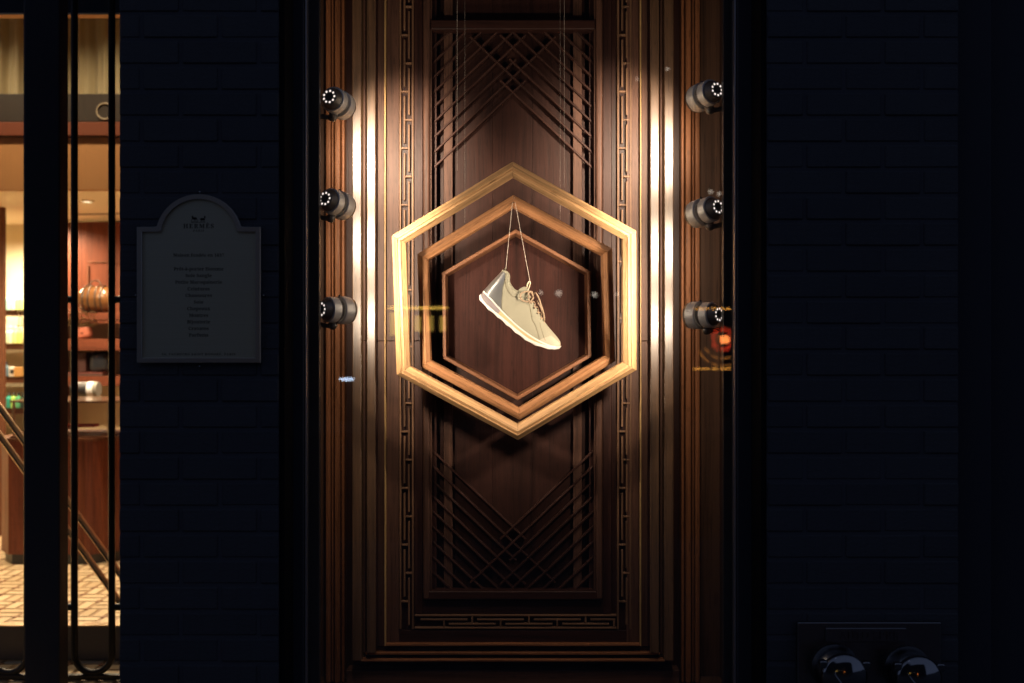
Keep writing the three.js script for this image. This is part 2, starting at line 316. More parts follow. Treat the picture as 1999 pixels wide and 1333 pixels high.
// ---------------------------------------------------------------- sneaker
{
  const k = 0.001625, D = 3.25, K = D / F / k;
  const o = P(935.5, 590, D);
  const sh = thing('sneaker', 'beige low sneaker with silver heel hanging by threads inside the hexagons', 'sneaker', o.x, o.y, o.z);
  sh.rotation.z = -39 * D2R; sh.scale.setScalar(k * K);
  const lerp = (pts, x) => { if (x <= pts[0][0]) return pts[0][1]; for (let i = 1; i < pts.length; i++) if (x <= pts[i][0]) { const [a, b] = [pts[i - 1], pts[i]]; let t = (x - a[0]) / (b[0] - a[0]); return a[1] + (b[1] - a[1]) * t; } return pts.at(-1)[1]; };
  const smooth = pts => { const c = new THREE.CatmullRomCurve3(pts.map(p => new THREE.Vector3(p[0], p[1], 0)), false, 'centripetal'); const q = c.getPoints(160).map(v => [v.x, v.y]); return x => lerp(q, x); };
  const wS = smooth([[-6, 0], [-5, 7], [-2, 13], [6, 19.5], [20, 22], [50, 21], [80, 23.5], [110, 29], [135, 31], [155, 27.5], [168, 21], [174, 14], [177, 7], [178, 0]]);
  const yTop = smooth([[-6, 22.5], [0, 21.5], [20, 18.5], [45, 14.6], [75, 11.8], [100, 11], [136, 14.3], [163, 22], [178, 31]]);
  const yBot = smooth([[-6, 9], [-2, 5], [8, 1], [30, -0.5], [60, -1], [90, -2], [115, -1.5], [130, 0.5], [156, 9.5], [170, 18], [178, 26]]);
  const H = smooth([[58, 72], [70, 69.5], [85, 65.5], [100, 60], [120, 52], [135, 48], [150, 45.2], [164, 42.4], [172, 39.6], [175, 37]]);
  const C = smooth([[-2, 77], [2, 79], [8, 79], [13, 76.5], [18, 70], [24, 65.5], [40, 61.5], [48, 63], [54, 69], [58, 72]]);
  const cw = smooth([[-2.5, 0], [-1.5, 5], [2, 9], [8, 12], [16, 14.5], [28, 16], [40, 14.5], [50, 10], [56, 5], [59, 0.3]]);
  const xt = x => -2.4 + (x + 6) * (177.2 / 184);
  const S = (x, sg, t, inset = 1.6) => {
    const w = Math.max(0, wS(x) - inset) * sg, xT = xt(x), open = xT < 59, c = (open ? cw(xT) : 0) * sg, yb = yTop(x) - 2, yt = open ? C(xT) : H(xT);
    const hgt = yt - yb, p1 = [x, yb + hgt * 0.42, w * 1.06], p2 = [xT * 0.8 + x * 0.2, yb + hgt * (open ? 0.78 : 1.0), c + (w - c) * (open ? 0.45 : 0.62)], p3 = [xT, yt, c], p0 = [x, yb, w];
    const u = 1 - t, b = [u * u * u, 3 * u * u * t, 3 * u * t * t, t * t * t];
    return [0, 1, 2].map(i => b[0] * p0[i] + b[1] * p1[i] + b[2] * p2[i] + b[3] * p3[i]);
  };
  const grid = (nu, nv, f) => { // smooth sheet
    const pos = [], idx = [], uv = [];
    for (let i = 0; i <= nu; i++) for (let j = 0; j <= nv; j++) { pos.push(...f(i / nu, j / nv)); uv.push(i / nu, j / nv); }
    for (let i = 0; i < nu; i++) for (let j = 0; j < nv; j++) { const a = i * (nv + 1) + j, b = a + nv + 1; idx.push(a, b, a + 1, b, b + 1, a + 1); }
    const g = new THREE.BufferGeometry(); g.setAttribute('position', new THREE.Float32BufferAttribute(pos, 3)); g.setAttribute('uv', new THREE.Float32BufferAttribute(uv, 2)); g.setIndex(idx); g.computeVertexNormals(); return g;
  };
  // position along the plan outline: u in 0..1 runs heel, near side, toe, far side, heel
  const around = u => { const a = u * 2 * Math.PI, x = 86 - 92 * Math.cos(a); return [x, Math.sin(a) >= 0 ? 1 : -1]; };
  const cloth = makeTexture(256, 256, (u, v) => 0.84 + 0.16 * noise2(u * 128, v * 128, 128, 128) * (0.7 + 0.3 * Math.sin(u * 800)), true, 6, 6);
  const beige = M([0.34, 0.325, 0.24], { roughness: 0.75, map: cloth, bumpMap: cloth, bumpScale: 0.0006, side: THREE.DoubleSide });
  const suede = M([0.52, 0.44, 0.34], { roughness: 0.9, map: cloth });
  const silver = M([0.5, 0.52, 0.53], { metalness: 0.85, roughness: 0.3 });
  const white = M([0.66, 0.65, 0.61], { roughness: 0.5 }), tan = M([0.5, 0.35, 0.18], { roughness: 0.6 }), mauve = M([0.22, 0.19, 0.2], { roughness: 0.6 });
  const lace = M([0.42, 0.3, 0.2], { roughness: 0.8, map: cloth }), brown = M([0.05, 0.03, 0.022], { roughness: 0.8 }), liner = M([0.4, 0.35, 0.24], { roughness: 0.85, side: THREE.DoubleSide });
  part('upper', grid(150, 22, (u, t) => { const [x, sg] = around(u); return S(x, sg, t); }), beige, sh);
  const off = (p, d) => { const cx = Math.max(22, Math.min(150, p[0])), l = Math.hypot(p[0] - cx, p[2]) || 1; return [p[0] + (p[0] - cx) / l * d, p[1] + d * 0.2, p[2] + p[2] / l * d]; };
  part('heel_counter', grid(60, 16, (u, t) => { const q = u * 2 - 1, bound = 45 - 43 * t ; const x = -6 + (bound + 6) * q * q; return off(S(x, q < 0 ? 1 : -1, t * 0.9), 0.9); }), silver, sh);
  part('toe_cap', grid(50, 10, (u, t) => { const q = u * 2 - 1, x = 177.9 - (42 - 16 * t) * q * q; return off(S(x, q < 0 ? 1 : -1, t * 0.55 + 0.02), 0.5); }), suede, sh);
  part('lining', grid(90, 10, (u, t) => { const a = u * 2 * Math.PI, x = -6 + 61 * (0.5 - 0.5 * Math.cos(a)) * 1.02, sg = Math.sin(a) >= 0 ? 1 : -1, p = S(x, sg, 1), q = t < 0.3 ? 1 - 0.16 * Math.sin(t / 0.3 * 1.57) : 0.84; return [25 + (p[0] - 25) * q, p[1] + (t < 0.25 ? 1.6 * Math.sin(t / 0.25 * Math.PI) : 0) - Math.max(0, t - 0.2) * 52, p[2] * q]; }), liner, sh);
  part('collar_padding', tube(Array.from({ length: 44 }, (_, i) => { const a = i / 44 * 2 * Math.PI, x = -6 + 59 * (0.5 - 0.5 * Math.cos(a)), p = S(x, Math.sin(a) >= 0 ? 1 : -1, 1); return [22 + (p[0] - 22) * 0.96, p[1] - 0.6, p[2] * 0.93]; }), 2.5, 120, 10, true), beige, sh);
  part('insole', grid(24, 6, (u, t) => [2 + 66 * u, 26, (t * 2 - 1) * 13 * Math.sin(Math.PI * (0.1 + 0.85 * u))]), brown, sh);
  // seams on the near and far side
  const seam = M([0.2, 0.17, 0.11], { roughness: 0.9 });
  for (const sg of [1, -1]) {
    const line = (f, r = 0.45) => part('seam', tube(Array.from({ length: 14 }, (_, i) => { const [x, t] = f(i / 13); const p = S(x, sg, t); return [p[0], p[1] + 0.1, p[2] + sg * 0.35]; }), r, 40, 5), seam, sh);
    line(u => [10 + 62 * u, 0.78 - 0.1 * Math.sin(u * 3.14)]);
    line(u => [74 + 30 * u, 0.72 - 0.3 * u]);
    line(u => [104 + 34 * u, 0.42 - 0.34 * u * u]);
    line(u => [118 + 30 * u, 0.6 - 0.42 * u]);
  }
  // sole built in layers: white outsole, coloured midsole, white welt
  const layer = (x0, x1, f0, f1, grow, wave = 0) => {
    const n = 90, side = [];
    for (let i = 0; i <= n; i++) { const x = x0 + (x1 - x0) * (0.5 - 0.5 * Math.cos(Math.PI * i / n)); side.push(x); }
    const ring = [...side.map(x => [x, 1]), ...side.slice(1, -1).reverse().map(x => [x, -1])], m = ring.length, pos = [], idx = [];
    const rows = [[0, 0.9], [0.12, 1], [0.88, 1], [1, 0.96]];
    for (const [t, q] of rows) for (const [x, sg] of ring) { const w = (Math.max(wS(x), x0 > 0 && x < x0 + 0.01 ? wS(x0) : 0) + grow) * q; const xx = x + (x > 170 ? grow : x < 0 ? -grow : 0); const b = f0(x) + (wave && t < 0.2 ? wave * Math.abs(Math.sin(x * 0.135)) : 0); pos.push(xx, b + (f1(x) - b) * t, w * sg); }
    for (let r = 0; r < rows.length - 1; r++) for (let i = 0; i < m; i++) { const a = r * m + i, b = r * m + (i + 1) % m; idx.push(a, b, a + m, b, b + m, a + m); }
    for (const r of [0, rows.length - 1]) for (let i = 1; i < n; i++) { const a = r * m + i, a2 = r * m + i + 1, b = r * m + (m - i) % m, b2 = r * m + (m - i - 1) % m; r ? idx.push(a, a2, b, a2, b2, b) : idx.push(a, b, a2, a2, b, b2); }
    const g = new THREE.BufferGeometry(); g.setAttribute('position', new THREE.Float32BufferAttribute(pos, 3)); g.setIndex(idx);
    return toCreasedNormals(g, 0.6);
  };
  const yMid = x => yBot(x) + (x < 120 ? 6.6 : 6.6 + (x - 120) * 0.04);
  part('outsole', layer(-6, 178, yBot, yMid, 1.2, 1.6), white, sh);
  part('midsole', layer(-6, 44, x => yMid(x) - 0.4, x => yTop(x) - 1.6, 0.4), mauve, sh);
  part('midsole', layer(44.1, 176, x => yMid(x) - 0.4, x => Math.max(yMid(x), yTop(x) - 1.6), 0.4), tan, sh);
  part('welt', layer(-6, 178, x => yTop(x) - 2.2, x => yTop(x) + 0.9, 0.9), white, sh);
  // tongue, eyelet strip, laces, pull loop
  const ts = new THREE.Shape(); ts.moveTo(45, 60); ts.quadraticCurveTo(47, 74, 51, 78.5); ts.quadraticCurveTo(57, 80.5, 62, 75.5); ts.lineTo(72, 69); ts.lineTo(70, 62); ts.closePath();
  const tongue = part('tongue', new THREE.ExtrudeGeometry(ts, { depth: 16, bevelEnabled: true, bevelSize: 1.2, bevelThickness: 2.5, bevelSegments: 3, curveSegments: 10 }).translate(0, 0, -8), beige, sh);
  const eye = x => [x, H(x) + 0.5, 0];
  part('tongue_gap', tube([64, 78, 92, 106, 120].map(x => [x, H(x) - 1.0, 0]), 3.4, 30, 10), brown, sh);
  for (let i = 0; i < 5; i++) {
    const x = 68 + i * 11.5;
    for (const sg of [1, -1]) part('lace', tube([[x, H(x) - 5.4, 11.5 * sg], [x + 2.4, H(x) - 0.5, 7 * sg], [x + 6, H(x + 6) + 2.2, 0], [x + 9, H(x + 9) - 0.6, -7 * sg], [x + 11.5, H(x + 11.5) - 5.8, -11.5 * sg]], 1.35, 20, 7), lace, sh);
    for (const sg of [1, -1]) part('eyelet', new THREE.SphereGeometry(1.9, 10, 6).scale(1, 0.7, 1).translate(x, H(x) - 5.2, 11.8 * sg), brown, sh);
  }
  part('lace_bow', tube([[74, 75, 3], [66, 78, 9], [58, 72, 14], [54, 63, 17], [60, 56, 19], [69, 57, 18], [77, 64, 13], [77, 73, 6]], 1.5, 60, 7, true), lace, sh);
  part('lace_bow', tube([[74, 76, 2], [74, 83, 4], [84, 80, 8], [100, 70, 10], [116, 58.5, 10], [121, 53, 9], [116, 58, 5], [98, 68.5, 4], [84, 73, 3]], 1.5, 60, 7), lace, sh);
  part('lace_end', tube([[74, 76, 2], [68, 80, 6], [64, 77, 12], [70, 67, 16], [80, 60, 16]], 1.3, 40, 7), lace, sh);
  part('pull_loop', tube([[56, 79, 1], [52, 86, 1.5], [51, 93, 0], [53.5, 93, -0.5], [57, 86, -1], [60, 78, -1]], 1.15, 40, 7), M([0.7, 0.62, 0.45], { roughness: 0.8 }), tongue);
  part('heel_tab', tube([[-1, 81, -4], [-0.5, 83.5, 0], [-1, 81, 4]], 1.2, 20, 7), beige, sh);
  sh.updateMatrixWorld();
  const wp = (x, y, z) => new THREE.Vector3(x, y, z).applyMatrix4(sh.matrixWorld);
  const top = P(1002, 385, 3.322), a = wp(-0.5, 84.2, 0), b = wp(52, 94, 0);
  one('hanging_thread', tube([top, a], 0.0006, 2, 6), mat.wire, 'pale thread from the amber hexagon down to the sneaker heel', 'thread');
  one('hanging_thread', tube([top.clone().add(new THREE.Vector3(0.004, -0.001, 0.001)), b], 0.0006, 2, 6), mat.wire, 'pale thread from the amber hexagon down to the sneaker tongue', 'thread');
}

// ---------------------------------------------------------------- spot lamps on side poles
const LAMP = 0.8, SPILL = 0.27;
{
  const warm = lin(1, 0.8, 0.59);
  const rim = M([0.9, 0.88, 0.83], { metalness: 0.25, roughness: 0.35, bumpMap: brush, bumpScale: 0.0003 });
  const lensM = new THREE.MeshStandardMaterial({ color: 0x111111, emissive: warm, emissiveIntensity: 6 });
  const ventM = new THREE.MeshStandardMaterial({ color: 0x222222, emissive: lin(1, 0.86, 0.78), emissiveIntensity: 1.15 });
  const A = g => g.rotateX(-Math.PI / 2);     // lathe axis y -> pointing -z (away from the lens)
  const D0 = 2.835;
  const spec = [ // ring centre px, py, yaw towards +x, pitch down (degrees), pole side, label
    [643, 189, 16, 5, -1, 29, 6.6, 'topmost steel spot lamp on the pole beside the plaque'], [635, 388, 26, 8, -1, 41, 3.2, 'middle steel spot lamp on the pole beside the plaque'], [628, 604, 42, 1, -1, 49, 3.0, 'lowest steel spot lamp on the pole beside the plaque'],
    [1400, 175, -27, 5, 1, 30, 6.2, 'topmost steel spot lamp on the pole beside the sprinkler inlet wall'], [1402, 404, -33, 8, 1, 42, 3.2, 'middle steel spot lamp on the pole beside the sprinkler inlet wall'], [1404, 614, -44, 1, 1, 50, 3.0, 'lowest steel spot lamp on the pole beside the sprinkler inlet wall'],
  ];
  const poleX = { '-1': -0.66, 1: 0.69 };
  for (const [px, py, yaw, pitch, side, half0, beam, label] of spec) {
    const p = P(px, py, D0), t = thing('spot_lamp', label, 'spot lamp', p.x, p.y, p.z);
    t.rotation.set(-pitch * D2R, -yaw * D2R, 0, 'YXZ');
    const cone = part('rear_cone', A(lathe([[0, 0], [0.0215, 0], [0.0232, 0.0015], [0.031, 0.018], [0.032, 0.021], [0, 0.021]], 36)), mat.steelDark, t);
    for (let k = 0; k < 9; k++) { const a = k / 9 * 2 * Math.PI; part('vent_light', new THREE.CircleGeometry(0.0032, 12).translate(0.0165 * Math.cos(a), 0.0165 * Math.sin(a), 0.0006), ventM, cone); }
    part('body_ring', A(lathe([[0.03, 0.02], [0.0345, 0.02], [0.0365, 0.0225], [0.0372, 0.045], [0.036, 0.047], [0.03, 0.047]], 40)), rim, t);
    part('cooling_groove', A(lathe([[0, 0.046], [0.032, 0.046], [0.032, 0.061], [0, 0.061]], 36)), mat.steelDark, t);
    part('head_ring', A(lathe([[0.032, 0.06], [0.0385, 0.06], [0.0402, 0.0625], [0.0402, 0.09], [0.039, 0.092], [0.034, 0.092]], 40)), rim, t);
    const rimPart = part('front_rim', A(lathe([[0.0385, 0.091], [0.0375, 0.1], [0.034, 0.1], [0.033, 0.091]], 36)), mat.steelDark, t);
    part('lens_light', A(lathe([[0, 0.0945], [0.0335, 0.0945]], 28)), lensM, rimPart);
    // swivel arm from the collar to the pole
    t.updateMatrixWorld();
    const inv = t.matrixWorld.clone().invert(), pole = new THREE.Vector3(poleX[side], p.y - 0.03, -(D0 + 0.045)).applyMatrix4(inv), knee = new THREE.Vector3(side * 0.012, -0.043, -0.05);
    part('swivel_arm', mergeGeometries([tube([new THREE.Vector3(0, -0.026, -0.057), knee, pole.clone().lerp(knee, 0.5), pole], 0.0075, 24, 10), new THREE.SphereGeometry(0.014, 14, 10).translate(knee.x, knee.y, knee.z)]), mat.steelDark, t);
    part('screw', new THREE.SphereGeometry(0.0035, 8, 6).translate(side * -0.004, 0.041, -0.06), mat.chrome, t);
    for (const [I, half, pen] of [[beam * LAMP, half0, 1], [SPILL, 88, 0.12]]) { // the beam and the wide spill of the reflector
      const l = new THREE.SpotLight(warm, I, 0, half * D2R, pen, 2);
      l.position.set(0, 0, -0.102); l.target.position.set(half < 80 ? -Math.tan(yaw * (half > 46 ? 0.16 : half > 40 ? 0.25 : 0.4) * D2R) : 0, half < 36 ? 0.04 : 0, -1.102); l.castShadow = true; l.shadow.radius = 1.2;
      t.add(l, l.target);
    }
  }
  one('lamp_pole', rod(new THREE.Vector3(poleX[-1], 0.4, -(D0 + 0.045)), new THREE.Vector3(poleX[-1], 3.05, -(D0 + 0.045)), 0.011, 14), mat.steelDark, 'dark lamp pole hidden behind the window jamb beside the plaque wall', 'pole');
  one('lamp_pole', rod(new THREE.Vector3(poleX[1], 0.4, -(D0 + 0.045)), new THREE.Vector3(poleX[1], 3.05, -(D0 + 0.045)), 0.011, 14), mat.steelDark, 'dark lamp pole hidden behind the window jamb beside the sprinkler wall', 'pole');
}

// ---------------------------------------------------------------- plaque on the wall
{
  const D = 2.585, w = X(508, D) - X(268, D), h = Y(444, D) - Y(708, D), c = P(388, 708, D), r = (X(471, D) - X(303, D)) / 2;
  const t = thing('wall_plaque', 'arched brushed metal plaque with engraved lettering screwed to brick wall', 'plaque', c.x, c.y, -DW + 0.001);
  const archTop = Y(380, D) - Y(708, D);
  const outline = i => { // inset by i
    const s = new THREE.Shape(), W2 = w / 2 - i, H2 = h - i, rr = r - i, cy = archTop - r;
    s.moveTo(-W2, i); s.lineTo(W2, i); s.lineTo(W2, H2); s.lineTo(rr + 0.006, H2);
    const a0 = Math.asin(Math.min(0.98, Math.max(-0.2, (H2 - cy) / rr + 0.02)));
    s.absarc(0, cy, rr, a0, Math.PI - a0, false);
    s.lineTo(-rr - 0.006, H2); s.lineTo(-W2, H2); s.closePath(); return s;
  };
  const metal = M([0.42, 0.4, 0.37], { metalness: 1, roughness: 0.42, bumpMap: brush, bumpScale: 0.0004 });
  const rimS = outline(0); rimS.holes.push(outline(0.011));
  part('raised_border', new THREE.ExtrudeGeometry(rimS, { depth: 0.012, bevelEnabled: true, bevelSize: 0.001, bevelThickness: 0.001, bevelSegments: 1, curveSegments: 32 }), metal, t);
  // engraved face: lettering as flat print
  const CW = 1024, CH = 1404, cv = document.createElement('canvas'); cv.width = CW; cv.height = CH;
  const g = cv.getContext('2d'), PX = CW / 240, ty = py => (py - 380) * PX, tx = px => (px - 268) * PX;
  g.fillStyle = '#b4b5a2'; g.fillRect(0, 0, CW, CH);
  for (let i = 0; i < 900; i++) { g.fillStyle = `rgba(${rnd() > 0.5 ? '255,255,255' : '40,40,40'},${R(0.01, 0.045)})`; g.fillRect(0, R(0, CH), CW, R(0.5, 2)); }
  g.fillStyle = '#101010'; g.textAlign = 'center'; g.textBaseline = 'alphabetic';
  const write = (s, py, size, font = 'serif', sp = 0, bold = '') => { g.font = `${bold} ${size * PX}px ${font}`; if (!sp) return g.fillText(s, tx(386.5), ty(py)); const adv = [...s].map(ch => g.measureText(ch).width + sp * PX), tot = adv.reduce((a, b) => a + b, 0); let x = tx(386.5) - tot / 2; [...s].forEach((ch, i) => { g.fillText(ch, x + adv[i] / 2, ty(py)); x += adv[i]; }); };
  write('HERMÈS', 445, 12, 'serif', 1.6, 'bold'); write('PARIS', 452, 5.4, 'serif', 1.2, 'bold');
  { // small carriage and horse emblem over the name
    const e = (x, y, a, b) => { g.beginPath(); g.ellipse(tx(x), ty(y), a * PX, b * PX, 0, 0, 7); g.fill(); };
    g.lineWidth = PX * 0.8; g.strokeStyle = '#101010';
    for (const [x, q] of [[375.5, 3], [383, 2.3]]) { g.beginPath(); g.arc(tx(x), ty(431 - q + 2), q * PX, 0, 7); g.stroke(); }
    e(378.5, 426, 5, 2.3); g.fillRect(tx(373), ty(421), 3 * PX, 4 * PX); e(394, 427.5, 5, 2.2); e(398.6, 423.5, 1.4, 2.6);
    for (const x of [390.5, 392.5, 396, 398]) g.fillRect(tx(x), ty(428), 0.8 * PX, 5 * PX);
    g.fillRect(tx(371), ty(433.4), 29 * PX, 0.7 * PX);
  }
  write('Maison fondée en 1837', 501, 8.6, 'serif', 0.1, 'bold');
  ['Prêt-à-porter Homme', 'Soie Sangle', 'Petite Maroquinerie', 'Ceintures', 'Chaussures', 'Soie', 'Chapeaux', 'Montres', 'Bijouterie', 'Cravates', 'Parfums'].forEach((s, i) => write(s, 528 + i * 12.95, 9, 'serif', 0, 'bold'));
  write('24, FAUBOURG SAINT HONORÉ, PARIS', 694, 6, 'serif', 0.9, 'bold');
  const tex = new THREE.CanvasTexture(cv); tex.colorSpace = THREE.SRGBColorSpace;
  const face = new THREE.ExtrudeGeometry(outline(0.0105), { depth: 0.006, bevelEnabled: false, curveSegments: 32 });
  const p = face.attributes.position, uv = face.attributes.uv;
  for (let i = 0; i < p.count; i++) uv.setXY(i, p.getX(i) / w + 0.5, 1 - (archTop - p.getY(i)) / (328 / 240 * w * CH / (328 * PX)));
  part('engraved_face', face, M(0xffffff, { map: tex, metalness: 0.6, roughness: 0.42, bumpMap: brush, bumpScale: 0.0003 }), t);
  for (const [x, y] of [[0, archTop + 0.008], [0, -0.01], [w / 2 + 0.007, Y(577, D) - Y(708, D)], [-w / 2 - 0.007, Y(577, D) - Y(708, D)]]) part('fixing_stud', new THREE.SphereGeometry(0.0035, 10, 8).translate(x, y, 0.003), mat.chrome, t);
}

// ---------------------------------------------------------------- twin sprinkler inlet low on the wall
{
  const D = 2.58, t = thing('sprinkler_inlet', 'chromed twin sprinkler inlet plate with two round caps low on brick wall', 'inlet', X(1700, D), Y(1333, D), -DW + 0.001);
  const px = v => (v - 1700) / F * D, py = v => (1333 - v) / F * D;
  const dk = M([0.2, 0.2, 0.21], { metalness: 1, roughness: 0.3 });
  part('plate', rbox(px(1840) - px(1558), py(1216) + 0.06, 0.014, 0.004, (px(1840) + px(1558)) / 2, (py(1216) - 0.06) / 2, 0.007), dk, t);
  const plateName = part('name_panel', rbox(px(1770) - px(1612), py(1226) - py(1254), 0.008, 0.003, (px(1770) + px(1612)) / 2, (py(1226) + py(1254)) / 2, 0.0165), dk, t);
  const font = await new FontLoader().loadAsync('fonts/droid/droid_sans_bold.typeface.json');
  const tg = new TextGeometry('AUTO SPKR', { font, size: 0.0205, depth: 0.003, curveSegments: 3, bevelEnabled: false }); tg.computeBoundingBox();
  const s = (px(1757) - px(1640)) / (tg.boundingBox.max.x - tg.boundingBox.min.x); tg.scale(s, 1, 1);
  part('raised_lettering', tg.translate(px(1640), py(1248), 0.0205), dk, plateName);
  for (const [cx, cy] of [[1630, 1303], [1771, 1307]]) {
    const x = px(cx), y = py(cy);
    part('inlet_neck', lathe([[0, 0], [0.062, 0], [0.06, 0.012], [0.05, 0.02], [0.048, 0.07], [0, 0.07]], 36).rotateX(Math.PI / 2).translate(x, y, 0.012), dk, t);
    const cap = part('inlet_cap', lathe([[0.05, 0.066], [0.057, 0.07], [0.058, 0.082], [0.052, 0.088], [0.043, 0.09], [0.04, 0.094], [0.018, 0.1], [0, 0.101]], 36).rotateX(Math.PI / 2).translate(x, y, 0.012), mat.chrome, t);
    for (let k = 0; k < 3; k++) { const a = 0.5 + k * 2.094; part('cap_lug', rbox(0.02, 0.02, 0.02, 0.005).translate(x + 0.062 * Math.cos(a), y + 0.062 * Math.sin(a), 0.09), mat.chrome, cap); }
    part('cap_chain', tube([[x - 0.03, y + 0.012, 0.108], [x - 0.012, y - 0.02, 0.122], [x - 0.02, y - 0.07, 0.11]], 0.003, 20, 6), mat.chrome, t);
  }
}

// ---------------------------------------------------------------- entrance: pillar, loop grille, shop door
const DGR = 4.7, DD = 5.0;
one('entrance_pillar', span(X(48, 4.45), X(117, 4.45), 0, 4.2, 4.45, 4.54, 0.006), mat.frame, 'dark upright pillar between the two openings of the shop entrance', 'pillar');
{
  const sp = 165 / F * DGR, c0 = X(182.5, DGR), hw = 36.5 / F * DGR, r = 6.6 / F * DGR, yb = Y(1313, DGR) + hw;
  const t = thing('loop_grille', 'black iron grille of tall U-shaped loops in front of the shop door', 'grille', c0, 0, -DGR);
  for (let k = -2; k <= 1; k++) {
    const x = k * sp, leg = e => rod(new THREE.Vector3(x + e * hw, yb - 0.001, 0), new THREE.Vector3(x + e * hw, 4.0, 0), r, 16);
    part('loop', mergeGeometries([leg(-1), leg(1), new THREE.TorusGeometry(hw, r, 14, 40, Math.PI).rotateZ(Math.PI).translate(x, yb, 0)]), mat.iron, t);
    part('stem', rod(new THREE.Vector3(x, yb - hw, 0), new THREE.Vector3(x, 0.012, 0), r * 0.8), mat.iron, t);
    for (const py of [585, 1185]) for (const e of [-1, 1]) part('collar', rod(new THREE.Vector3(x + e * (hw - 0.004), Y(py, DGR), 0), new THREE.Vector3(x + e * (sp / 2 - 0.002), Y(py, DGR), 0), 0.017, 12), mat.iron, t);
  }
  for (let k = -3; k <= 1; k++) part('post', box(0.02, 4.1, 0.03, (k + 0.5) * sp, 2.06, 0), mat.iron, t);
  part('bottom_rail', rbox(sp * 4.6, 0.024, 0.03, 0.004, -sp * 0.5, 0.024, 0.002), mat.iron, t);
}
const cream = M([0.74, 0.66, 0.46], { roughness: 0.8 }), mahog = wood([0.15, 0.042, 0.02], 0.45), brownM = wood([0.15, 0.06, 0.03], 0.5);
{
  const t = thing('shop_door', 'tall glazed shop door with dark kick plate and gold lettering', 'door', X(120, DD), 0, -DD);
  const x0 = -1.6, x1 = 1.3, yk = Y(1222, DD), yt = Y(32, DD);
  const kick = part('kick_plate', rbox(x1 - x0, yk - 0.012, 0.05, 0.004, (x0 + x1) / 2, (yk + 0.012) / 2, 0), M([0.1, 0.09, 0.085], { roughness: 0.4 }), t);
  part('kick_trim', rbox(x1 - x0, 0.008, 0.056, 0.002, (x0 + x1) / 2, yk + 0.006, 0), mat.bronze, kick);
  part('top_rail', rbox(x1 - x0, 0.9, 0.05, 0.004, (x0 + x1) / 2, yt + 0.46, 0), mat.frame, t);
  part('top_trim', rbox(x1 - x0, 0.01, 0.056, 0.002, (x0 + x1) / 2, yt + 0.003, 0), mat.bronze, t);
  const glass = part('glass', box(x1 - x0, yt - yk - 0.02, 0.0002, (x0 + x1) / 2, (yt + yk) / 2, 0), mat.pane, t);
  const font = await new FontLoader().loadAsync('fonts/droid/droid_serif_bold.typeface.json');
  const gold = M([0.75, 0.55, 0.25], { metalness: 0.6, roughness: 0.4 });
  [['H', 34], ['E', 61.5], ['R', 84], ['M', 106], ['È', 150], ['S', 171]].forEach(([ch, px]) => { // outlined letters: each glyph contour as a thin line
    if (ch === 'M') px = 118;
    const shapes = font.generateShapes(ch, 0.072), gs = [];
    for (const sh of shapes) for (const c of [sh, ...sh.holes]) { const pts = c.getPoints(5).map(p => new THREE.Vector3(p.x * 0.9, p.y, 0)); for (let i = 0; i < pts.length; i++) { const a = pts[i], b = pts[(i + 1) % pts.length]; if (a.distanceTo(b) > 1e-4) gs.push(rod(a, b, 0.0023, 5)); } }
    part('gold_letter', mergeGeometries(gs).translate(X(px, DD) - X(120, DD), Y(637, DD), 0.003), gold, glass);
  });
}
